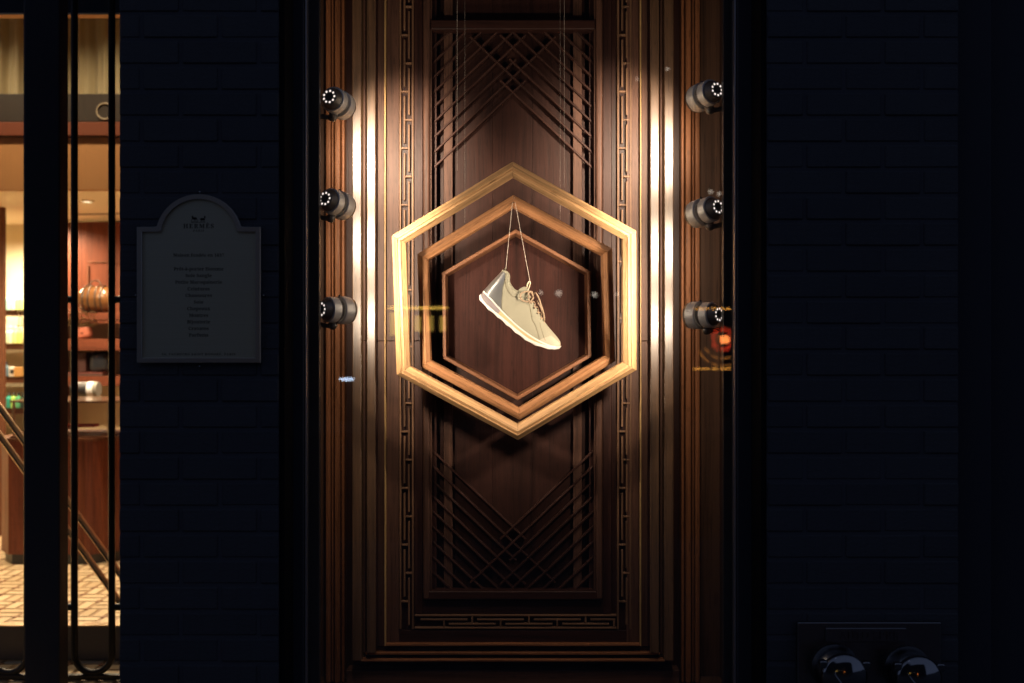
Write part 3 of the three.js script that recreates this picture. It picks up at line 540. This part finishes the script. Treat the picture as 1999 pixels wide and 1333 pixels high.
// ---------------------------------------------------------------- shop interior
{
  const x0 = -6.1, x1 = -1.1, DB = 9.6, yc = 2.72, DK = 6.3;
  const plaster = M([0.72, 0.6, 0.4], { roughness: 0.85 });
  struct('shop_ceiling', span(x0, x1, yc, yc + 0.1, DK + 0.06, DB), M([0.78, 0.7, 0.52], { roughness: 0.85 }));
  struct('shop_front_ceiling', span(x0, x1, 3.95, 4.05, DD, DK + 0.4), plaster);
  struct('shop_wall_left', span(x0 - 0.1, x0, 0, 4.05, DD, DB), plaster);
  struct('shop_wall_right', span(x1, x1 + 0.1, 0, 4.05, DD + 0.1, DB), wood([0.24, 0.08, 0.035], 0.5));
  struct('shop_wall_back', span(x0, x1, 0, yc, DB, DB + 0.1), cream);
  // floor of woven tiles
  const fl = struct('shop_floor', span(x0, x1, -0.03, 0.004, 4.2, DB), M([0.3, 0.19, 0.1], { roughness: 0.5 }));
  const mod = 0.17, gT = rbox(mod - 0.022, 0.012, mod / 2 - 0.026, 0.002), gD = rbox(0.034, 0.012, 0.034, 0.002);
  const tileM = [M([0.6, 0.46, 0.28], { roughness: 0.4 }), M([0.53, 0.4, 0.24], { roughness: 0.42 }), M([0.65, 0.52, 0.33], { roughness: 0.38 })], dotM = M([0.25, 0.12, 0.06], { roughness: 0.4 });
  const spots = [];
  for (let i = 0; x0 + i * mod < x1 - mod; i++) for (let j = 0; 4.25 + j * mod < DB - mod; j++) {
    const cx = x0 + (i + 0.5) * mod, d = 4.25 + (j + 0.5) * mod;
    for (const e of [-1, 1]) spots.push((i + j) % 2 ? [cx, d + e * mod / 4, 0] : [cx + e * mod / 4, d, 1]);
    spots.push([cx + mod / 2, d + mod / 2, 2]);
  }
  const inView = ([x, d]) => { const px = 1000 + x * F / d, py = 667 + 1.6 * F / d; return py < 1345 && ((px > -8 && px < 52) || (px > 132 && px < 240)) && !(d > 7.5 && px > 130); };
  const rest = [];
  spots.sort((a, b) => a[1] - b[1]);
  let shown = 0;
  for (const s of spots) {
    const [x, d, kind] = s;
    if (inView(s) && shown < 290) { shown++; const m = part(kind === 2 ? 'floor_dot' : 'floor_tile', kind === 2 ? gD : gT, kind === 2 ? dotM : tileM[Math.floor(rnd() * 3)], fl, x, 0.0026 + (kind === 2 ? 0.0016 : R(-0.0006, 0.0006)), -d); if (kind === 1) m.rotation.y = Math.PI / 2; }
    else { const g = (kind === 2 ? gD : gT).clone(); if (kind === 1) g.rotateY(Math.PI / 2); if (kind < 2) rest.push(g.translate(x, 0.0026, -d)); }
  }
  const more = part('floor_tiles', mergeGeometries(rest), tileM[0], fl); more.userData.kind = 'stuff';
  // bulkhead above the ground floor
  const bk = thing('shop_bulkhead', 'orange brown bulkhead and dark ledge across the shop under the curtain', 'bulkhead', (x0 + x1) / 2, 2.55, -DK), L = x1 - x0 - 0.01;
  const rel = (p0, p1) => [Y(p1, DK) - 2.55, Y(p0, DK) - 2.55];
  const band = (name, p0, p1, th, m, zoff) => { const [a, b] = rel(p0, p1); part(name, rbox(L, b - a - 0.003, th, 0.003, 0, (a + b) / 2, -th / 2 + zoff), m, bk); };
  band('soffit_face', 268, 372, 0.05, M([0.42, 0.2, 0.07], { roughness: 0.55 }), 0);
  band('cornice', 240, 267, 0.12, M([0.17, 0.045, 0.018], { roughness: 0.5 }), 0.03);
  band('ledge', 184, 239, 0.06, M([0.035, 0.025, 0.018], { roughness: 0.5 }), 0.012);
  part('ring_motif', new THREE.TorusGeometry(0.05, 0.006, 8, 32).translate(X(207, DK) - (x0 + x1) / 2, Y(219, DK) - 2.55, 0.016), M([0.3, 0.24, 0.16], { roughness: 0.5 }), bk);
  { // gathered sheer curtain
    const g = new THREE.PlaneGeometry(L, 0.78, 400, 1), p = g.attributes.position;
    for (let i = 0; i < p.count; i++) { const x = p.getX(i); p.setZ(i, 0.02 * Math.sin(x * 46) + 0.012 * Math.sin(x * 113 + 1)); }
    g.computeVertexNormals();
    one('sheer_curtain', g, new THREE.MeshPhysicalMaterial({ color: lin(0.55, 0.45, 0.26), roughness: 0.95, side: THREE.DoubleSide, transmission: 0.3, thickness: 0 }), 'yellowish gathered curtain high above the shop bulkhead', 'curtain', undefined, (x0 + x1) / 2, Y(184, DK) + 0.392, -(DK + 0.09));
  }
  struct('shop_upper_wall', span(x0, x1, 2.72, 4.05, DK + 0.3, DK + 0.4), plaster);
  // reddish panelled wall seen through the right opening
  {
    const d = 9.2, t = thing('panelled_wall', 'reddish brown panelled wall at the rear of the shop', 'wall panel', X(140, d), 0, -d), xa = X(120, d) - X(140, d), xb = x1 - 0.02 - X(140, d);
    part('board', grainGeo(box(xb - xa, 2.7, 0.06, (xa + xb) / 2, 1.352, -0.03)), mahog, t);
    for (const px of [173, 236, 300]) part('moulding', rbox(0.012, 1.1, 0.012, 0.003, X(px, d) - X(140, d), 1.75, 0.004), brownM, t);
    part('moulding', rbox(0.6, 0.012, 0.012, 0.003, X(236, d) - X(140, d), Y(512, d), 0.004), brownM, t);
  }
  // brown column at the left
  one('brown_column', rbox(0.3, 2.7, 0.05, 0.006, 0, 1.35, 0), brownM, 'brown timber column beside the bottle shelves', 'column', undefined, X(4, 8.15) - 0.15, 0.002, -8.2);
  // bottle shelves
  const DS = 9.15, sh = thing('bottle_shelves', 'dark wooden wall shelves holding rows of small bottles', 'shelves', X(20, DS), 0, -DS), sx = X(20, DS);
  const lev = [[606, 616], [671, 683], [735, 748], [796, 808]];
  for (const [a, b] of lev) part('shelf', grainUV(rbox(1.15, Y(a, DS) - Y(b, DS), 0.3, 0.003, 0.02, (Y(a, DS) + Y(b, DS)) / 2, -0.12), 0, 0, 'x'), brownM, sh);
  part('upright', rbox(0.03, 1.95, 0.26, 0.003, X(42, DS) - sx - 0.02 + 0.6, 0.98, -0.12), brownM, sh);
  part('upright', rbox(0.03, 1.95, 0.26, 0.003, -0.57, 0.98, -0.12), brownM, sh);
  part('rear_rail', rbox(0.012, 2.6, 0.012, 0.002, X(19, DS) - sx, 1.31, -0.38), M([0.45, 0.36, 0.2]), sh);
  const bottleG = h => lathe([[0, 0], [0.024, 0], [0.026, 0.003], [0.026, h * 0.6], [0.02, h * 0.7], [0.009, h * 0.78], [0.009, h * 0.86]], 16), capG = h => lathe([[0.011, h * 0.84], [0.012, h * 0.85], [0.012, h], [0, h]], 14);
  const rows = [[606, 0.15, [[0.55, 0.7, 0.6], [0.3, 0.62, 0.55], [0.72, 0.75, 0.6], [0.5, 0.68, 0.25], [0.6, 0.72, 0.3]], 'pale green', 'top shelf'],
    [671, 0.16, [[0.6, 0.72, 0.5], [0.75, 0.75, 0.55], [0.72, 0.72, 0.3], [0.7, 0.7, 0.2]], 'pale yellow', 'second shelf'],
    [796, 0.14, [[0.05, 0.3, 0.26], [0.03, 0.28, 0.22], [0.3, 0.55, 0.12], [0.1, 0.4, 0.2], [0.02, 0.05, 0.04]], 'dark capped green', 'lowest shelf']];
  for (const [py, h, cols, what, where] of rows) cols.forEach((c, i) => {
    const b = thing('bottle', `${what} bottle standing on the ${where} of the wall shelves`, 'bottle', X(9 + i * 9.2 + (cols.length < 5 ? 3 : 0), DS - 0.06), Y(py, DS) + 0.001, -(DS - 0.06), `${what} bottles on the ${where}`);
    part('glass_body', bottleG(h), M(c, { roughness: 0.15 }), b); part('cap', capG(h), py > 700 ? mat.black : M([0.7, 0.66, 0.5]), b);
  });
  { const b = thing('flask', 'slate blue flask with black stopper on the third shelf', 'flask', X(13, DS - 0.06), Y(735, DS) + 0.001, -(DS - 0.06)); part('glass_body', bottleG(0.13), M([0.1, 0.17, 0.22], { roughness: 0.2 }), b); part('stopper', capG(0.135), mat.black, b); }
  { const b = thing('framed_card', 'white card with black square standing on the third shelf', 'card', X(25, DS - 0.06), Y(735, DS) + 0.001, -(DS - 0.06)); part('card', rbox(0.055, 0.09, 0.02, 0.003, 0, 0.045, 0), M([0.75, 0.72, 0.65]), b); part('square', rbox(0.034, 0.04, 0.004, 0.001, 0, 0.045, 0.0115), mat.black, b); }
  for (const [px, wv] of [[34, 0.034], [42, 0.05]]) one('gift_box', rbox(wv, 0.085, 0.05, 0.003, 0, 0.0425, 0), M([0.42, 0.22, 0.06]), wv < 0.04 ? 'narrow amber box on the third shelf' : 'wide amber box on the third shelf', 'box', undefined, X(px, DS - 0.06), Y(735, DS) + 0.001, -(DS - 0.06));
  // low cabinet under the left shelves
  { const d = 8.9, c = thing('low_cabinet', 'low reddish cabinet standing under the bottle shelves', 'cabinet', X(14, d), 0.008, -d); part('carcass', grainGeo(rbox(1.0, Y(862, d) - 0.07, 0.5, 0.005, -0.2, (Y(862, d) + 0.05) / 2, 0)), mahog, c); part('plinth', rbox(0.96, 0.06, 0.46, 0.003, -0.2, 0.03, 0), mat.black, c); part('top', rbox(1.04, 0.025, 0.54, 0.004, -0.2, Y(862, d) - 0.005, 0), brownM, c); }
  // display shelves with bags at the right
  const DR = 8.6, rs = thing('bag_shelves', 'reddish display shelves carrying leather bags beside the counter', 'shelves', X(195, DR), 0, -DR), rx = X(195, DR);
  for (const [a, b] of [[612, 626], [662, 684], [733, 752]]) part('shelf', grainUV(rbox(0.62, Y(a, DR) - Y(b, DR), 0.36, 0.003, 0, (Y(a, DR) + Y(b, DR)) / 2, 0), 0, 0, 'x'), mahog, rs);
  part('back_board', box(0.6, 1.75, 0.02, 0.0, 0.885, -0.19), M([0.7, 0.58, 0.36], { roughness: 0.7 }), rs);
  part('upright', rbox(0.024, 1.86, 0.34, 0.003, -0.33, 0.935, 0), mahog, rs); part('upright', rbox(0.024, 1.86, 0.34, 0.003, 0.33, 0.935, 0), mahog, rs);
  const bag = (w, h, d, n = 3) => { const g = new RoundedBoxGeometry(w, h, d, 5, Math.min(w, h, d) * 0.34), p = g.attributes.position; for (let i = 0; i < p.count; i++) { const y = p.getY(i), q = 1 - 0.22 * Math.max(0, y / h) + 0.03 * Math.sin(p.getX(i) * 60 + y * 25); p.setXYZ(i, p.getX(i) * q, y + 0.006 * Math.sin(p.getX(i) * 40), p.getZ(i) * q); } g.computeVertexNormals(); return g.translate(0, h / 2, 0); };
  { const h = Y(556, DR) - Y(612, DR), b = thing('duffel_bag', 'glossy brown and tan striped duffel bag on the upper shelf', 'bag', X(189, DR - 0.05), Y(612, DR) + 0.002, -(DR - 0.05)); const g = new THREE.CapsuleGeometry(h * 0.46, 0.1, 8, 20).rotateZ(Math.PI / 2).translate(0, h * 0.47, 0); part('body', g, M([0.13, 0.055, 0.018], { roughness: 0.18 }), b);
    for (const x of [-0.075, -0.03, 0.03, 0.075]) part('strap', new THREE.TorusGeometry(h * 0.465, 0.007, 8, 30).rotateY(Math.PI / 2).translate(x, h * 0.47, 0), M([0.03, 0.016, 0.01], { roughness: 0.35 }), b); part('handle', new THREE.TorusGeometry(0.05, 0.006, 8, 20, Math.PI).translate(0, h * 0.92, 0.02), M([0.05, 0.025, 0.012]), b); }
  { const h = Y(636, DR) - Y(662, DR), b = thing('handbag', 'coral pink handbag on the middle shelf', 'bag', X(166, DR - 0.05), Y(662, DR) + 0.002, -(DR - 0.05)); part('body', bag(0.115, h, 0.1), M([0.55, 0.17, 0.1], { roughness: 0.4 }), b); part('clasp', new THREE.SphereGeometry(0.008, 10, 8).translate(0, h * 0.4, 0.052), mat.chrome, b); part('handle', new THREE.TorusGeometry(0.03, 0.004, 8, 20, Math.PI).translate(0, h * 0.95, 0), M([0.4, 0.12, 0.07]), b); }
  { const h = Y(686, DR) - Y(733, DR), b = thing('handbag', 'black shiny handbag on the lowest bag shelf', 'bag', X(198, DR - 0.04), Y(733, DR) + 0.03, -(DR - 0.04)); part('body', bag(0.17, h - 0.03, 0.13), M([0.02, 0.02, 0.022], { roughness: 0.2 }), b); part('handle', new THREE.TorusGeometry(0.045, 0.005, 8, 20, Math.PI).translate(0, (h - 0.03) * 0.93, 0), mat.black, b); part('clasp', new THREE.SphereGeometry(0.008, 10, 8).translate(-0.01, (h - 0.03) * 0.75, 0.06), mat.chrome, b); }
  one('dark_box', rbox(0.12, 0.17, 0.12, 0.004, 0, 0.085, 0), M([0.05, 0.016, 0.012], { roughness: 0.5 }), 'dark oxblood box beside the black handbag', 'box', undefined, X(160, DR - 0.02), Y(733, DR) + 0.03, -(DR - 0.02));
  for (let k = 0; k < 2; k++) one('tray', rbox(0.3, 0.012, 0.24, 0.004, 0, 0.006, 0), M([[0.14, 0.03, 0.02], [0.04, 0.03, 0.025]][1 - k]), k ? 'red leather tray lying on another tray under the black handbag' : 'dark leather tray lying on the lowest bag shelf', 'tray', undefined, X(180, DR), Y(733, DR) + 0.001 + k * 0.014, -DR + 0.03);
  { const b = thing('rolled_scarf', 'black and white banded cylinder lying behind the display case', 'cylinder', X(168, 8.0), Y(775, 8.0), -8.0); part('roll', cyl(0.06, 0.06, 0.14, 24).rotateZ(Math.PI / 2).translate(-0.03, 0.06, 0), mat.black, b); part('white_band', cyl(0.061, 0.061, 0.045, 24).rotateZ(Math.PI / 2).translate(0.05, 0.06, 0), M([0.75, 0.75, 0.75]), b); part('grey_end', cyl(0.06, 0.06, 0.03, 24).rotateZ(Math.PI / 2).translate(0.09, 0.06, 0), M([0.2, 0.19, 0.16]), b); }
  // counter with glass case
  {
    const d = 7.45, yT = Y(848, d), t = thing('sales_counter', 'reddish polygonal sales counter with black plinth', 'counter', X(190, d), 0.01, -d), h = yT - 0.01;
    const oct = r => { const s = new THREE.Shape(); const q = [[-0.62, 0.35], [-0.62, -0.18], [-0.5, -0.32], [0.1, -0.32], [0.6, 0.1], [0.6, 0.35]]; q.forEach(([x, y], i) => s[i ? 'lineTo' : 'moveTo'](x * r + 0.0, y * r)); s.closePath(); return s; };
    const sl = (r, dep, y) => new THREE.ExtrudeGeometry(oct(r), { depth: dep, bevelEnabled: false }).rotateX(Math.PI / 2).translate(0, y, 0);
    part('carcass', grainGeo(sl(1, h - 0.09, h - 0.02)), mahog, t); part('plinth', sl(0.96, 0.07, 0.07), mat.black, t); part('top', sl(1.03, 0.018, h), brownM, t);
    t.children.forEach(c => { c.rotation.y = Math.PI; c.scale.x = -1; });
    const cs = thing('glass_case', 'bronze edged glass display case standing on the counter', 'display case', X(190, d), yT + 0.002, -d);
    const ch = Y(782, d) - yT;
    for (const [x, z] of [[-0.48, 0.28], [X(212, d - 0.28) - X(190, d), 0.28], [0.5, -0.25], [-0.48, -0.25]]) part('case_post', rbox(0.014, ch, 0.014, 0.002, x, ch / 2, z), mat.bronze, cs);
    part('case_top', rbox(1.02, 0.014, 0.58, 0.003, 0.01, ch + 0.007, 0.015), wood([0.12, 0.07, 0.045], 0.15), cs);
    part('case_floor', rbox(1.02, 0.01, 0.58, 0.002, 0.01, 0.006, 0.015), brownM, cs);
    part('case_pane', box(0.96, ch - 0.02, 0.0002, 0.01, ch / 2 + 0.005, 0.28), mat.pane, cs);
    one('red_wallet', rbox(0.22, 0.02, 0.1, 0.004, 0, 0.01, 0), M([0.5, 0.07, 0.03]), 'red wallet lying in the glass display case', 'wallet', undefined, X(166, d), yT + 0.06, -d + 0.05);
    for (const [px, dz, a, l] of [[160, 0.2, 0.2, 'white card lying at the front of the glass case'], [205, 0.16, -0.3, 'white card lying beside the bronze case post'], [222, 0.1, 0.25, 'white card lying at the far end of the glass case']]) { const m = one('price_card', rbox(0.16, 0.004, 0.11, 0.001), M([0.75, 0.7, 0.6]), l, 'card', undefined, X(px, d), yT + 0.02, -d + dz); m.rotation.y = a; }
  }
  // sloping double hand rail just inside the door
  {
    const d = 5.3, t = thing('hand_rail', 'pair of parallel bronze rails sloping down behind the glass door', 'hand rail', X(120, d), 0.01, -d), L0 = p => p.clone().sub(new THREE.Vector3(X(120, d), 0.01, -d));
    for (const dy of [0, 55]) { part('rail', rod(L0(P(-60, 712 + dy, d)), L0(P(330, 1252 + dy * 1.02, d)), 0.017, 18), mat.bronze, t); part('rail_groove', rod(L0(P(-60, 719 + dy, d - 0.02)), L0(P(330, 1259 + dy * 1.02, d - 0.02)), 0.004, 8), mat.black, t); }
    const pa = L0(P(92, 920, d)), pb = L0(P(92, 980, d));
    part('rail_post', rod(pa, new THREE.Vector3(pa.x, 0, pa.z), 0.013, 14), mat.bronze, t);
  }
  // recessed ceiling lamps
  const warm = lin(1, 0.78, 0.5);
  const lampM = new THREE.MeshStandardMaterial({ color: 0x222222, emissive: lin(1, 0.85, 0.6), emissiveIntensity: 5 }), trimM = M([0.7, 0.62, 0.45]);
  const downlight = (x, y, d, I, ang, label) => {
    const t = thing('ceiling_lamp', label, 'ceiling lamp', x, y, -d, 'recessed lamps in the shop ceiling');
    part('trim_ring', new THREE.TorusGeometry(0.05, 0.008, 8, 24).rotateX(Math.PI / 2).translate(0, -0.006, 0), trimM, t);
    part('lamp_glass', new THREE.CircleGeometry(0.044, 20).rotateX(Math.PI / 2).translate(0, -0.004, 0), lampM, t);
    const l = new THREE.SpotLight(warm, I, 0, ang * D2R, 0.5, 2); l.position.set(0, -0.02, 0); l.target.position.set(0, -1, 0); l.castShadow = true; l.shadow.radius = 2; t.add(l, l.target);
  };
  for (const [x, d, I] of [[-5.3, 7.2, 14], [-3.9, 7.0, 14], [-3.0, 7.2, 14], [-2.2, 7.0, 9], [-4.62, 8.85, 16], [-4.25, 8.9, 16], [-3.2, 8.3, 9], [-2.2, 8.3, 7]]) downlight(x, yc, d, I, 82, 'small recessed lamp in the low shop ceiling');
  for (const x of [-3.4, -2.4]) downlight(x, 3.95, 5.7, 7, 62, 'small recessed lamp in the high ceiling above the shop door');
  downlight(X(155, 7.8), yc, 7.95, 6, 60, 'small recessed lamp in the low shop ceiling');
  part('air_slot', box(0.5, 0.006, 0.03), mat.black, scene.getObjectByName('shop_ceiling'), X(200, 8.7), yc - 0.0035, -8.75).rotation.y = -0.15;
}

// ---------------------------------------------------------------- across the street: what the panes mirror
{
  const zb = 15.6, dv = 2 * DG + zb, VX = px => (px - 1000) / F * dv, VY = py => 1.6 + (667 - py) / F * dv;
  const em = (c, i) => new THREE.MeshStandardMaterial({ color: 0x080808, emissive: lin(...c), emissiveIntensity: i });
  const bw = thing('street_building', 'dark office building across the street', 'building', 0, 0, zb + 2.2);
  part('wall', box(30, 12, 0.4, 0, 6, 0.3), M([0.05, 0.05, 0.055], { roughness: 0.9 }), bw);
  { const t = thing('kiosk', 'kiosk with yellow lit window across the street', 'kiosk', VX(812), 0, zb + 0.5);
    const w = VX(872) - VX(754), yt = VY(600), ybm = VY(680);
    part('cabin', box(w + 0.3, 2.5, 0.8, 0, 1.25, 0.42), M([0.03, 0.03, 0.03]), t);
    part('sign_light', box(w, 0.05, 0.04, 0, yt, -0.02), em([1, 0.6, 0.1], 7), t);
    for (let k = 0; k < 5; k++) part('window_light', box(w * 0.1, R(0.25, 0.5), 0.03, -w / 2 + w * (0.08 + k * 0.21), yt - 0.34, -0.01), em([1, 0.62, 0.12], R(1.5, 4)), t); }
  { const t = thing('red_light_stand_in', 'stand-in for unidentified street lights, round red glow with orange core between two orange bars', 'sign', VX(1417), VY(663), zb + 0.3), q = v => v / F * dv;  // invented form standing in for an unidentified red and orange street reflection
    part('back_board', box(q(110), q(150), 0.04, q(8), 0, 0.04), M([0.01, 0.01, 0.01]), t);
    part('post', box(0.08, VY(663), 0.08, 0, -VY(663) / 2, 0.12), mat.black, t);
    for (let k = 0; k < 28; k++) { const a = k / 28 * 6.2832; part('red_spoke_light', box(q(8), q(1.6), 0.02, q(20), 0, 0).rotateZ(a), em([1, 0.06, 0.02], 7), t); }
    part('core_light', rbox(q(24), q(15), 0.16, 0.075, q(2), 0, 0), em([1, 0.26, 0.06], 16), t);
    for (const [y, b] of [[61, 9], [-58, 9]]) part('orange_bar_light', box(q(100), q(2.2), 0.02, q(-8), q(y), 0), em([1, 0.42, 0.06], b), t);
    for (const r of [38, 52]) part('ring_arc_light', new THREE.TorusGeometry(q(r), q(1.1), 6, 40, 2.0).rotateZ(3.6), em([1, 0.35, 0.06], 3), t); }
  const lamps = [[1057, 571, 2.2], [1092, 572, 3.6], [1163, 575, 3], [1207, 574, 2], [1391, 372, 2.4], [1408, 376, 2.2], [1306, 130, 2], [1248, 150, 1.8]];
  lamps.forEach(([px, py, r0], i) => { const r = r0 * 1.7; const t = thing('street_lantern', 'small white globe lamp on a thin post across the street', 'street lamp', VX(px), 0, zb + 0.2, 'globe lamps across the street'); const y = VY(Math.max(120, py)); part('globe_light', new THREE.SphereGeometry(r / F * dv, 14, 10).translate(0, y, 0), em([1, 0.86, 0.7], 3.2), t); part('post', rod(new THREE.Vector3(0, 0, 0), new THREE.Vector3(0, y - r / F * dv, 0), 0.025, 8), mat.black, t); });
  { const t = thing('headlight_stand_in', 'added stand-in for a car headlight, cold white strip on a low black box across the street', 'stand_in', VX(693), 0, zb - 1); part('body', rbox(0.36, VY(737) + 0.1, 0.12, 0.01, 0, (VY(737) + 0.1) / 2, 0.02), mat.black, t); part('strip_light', box(0.28, 0.05, 0.02, 0, VY(737), -0.05), em([0.6, 0.75, 1], 14), t); }  // stand-in for a car headlight mirrored in the window; the bollard form is invented
}
scene.traverse(o => { if (o.isMesh) o.castShadow = o.receiveShadow = true; });
renderer.render(scene, camera);
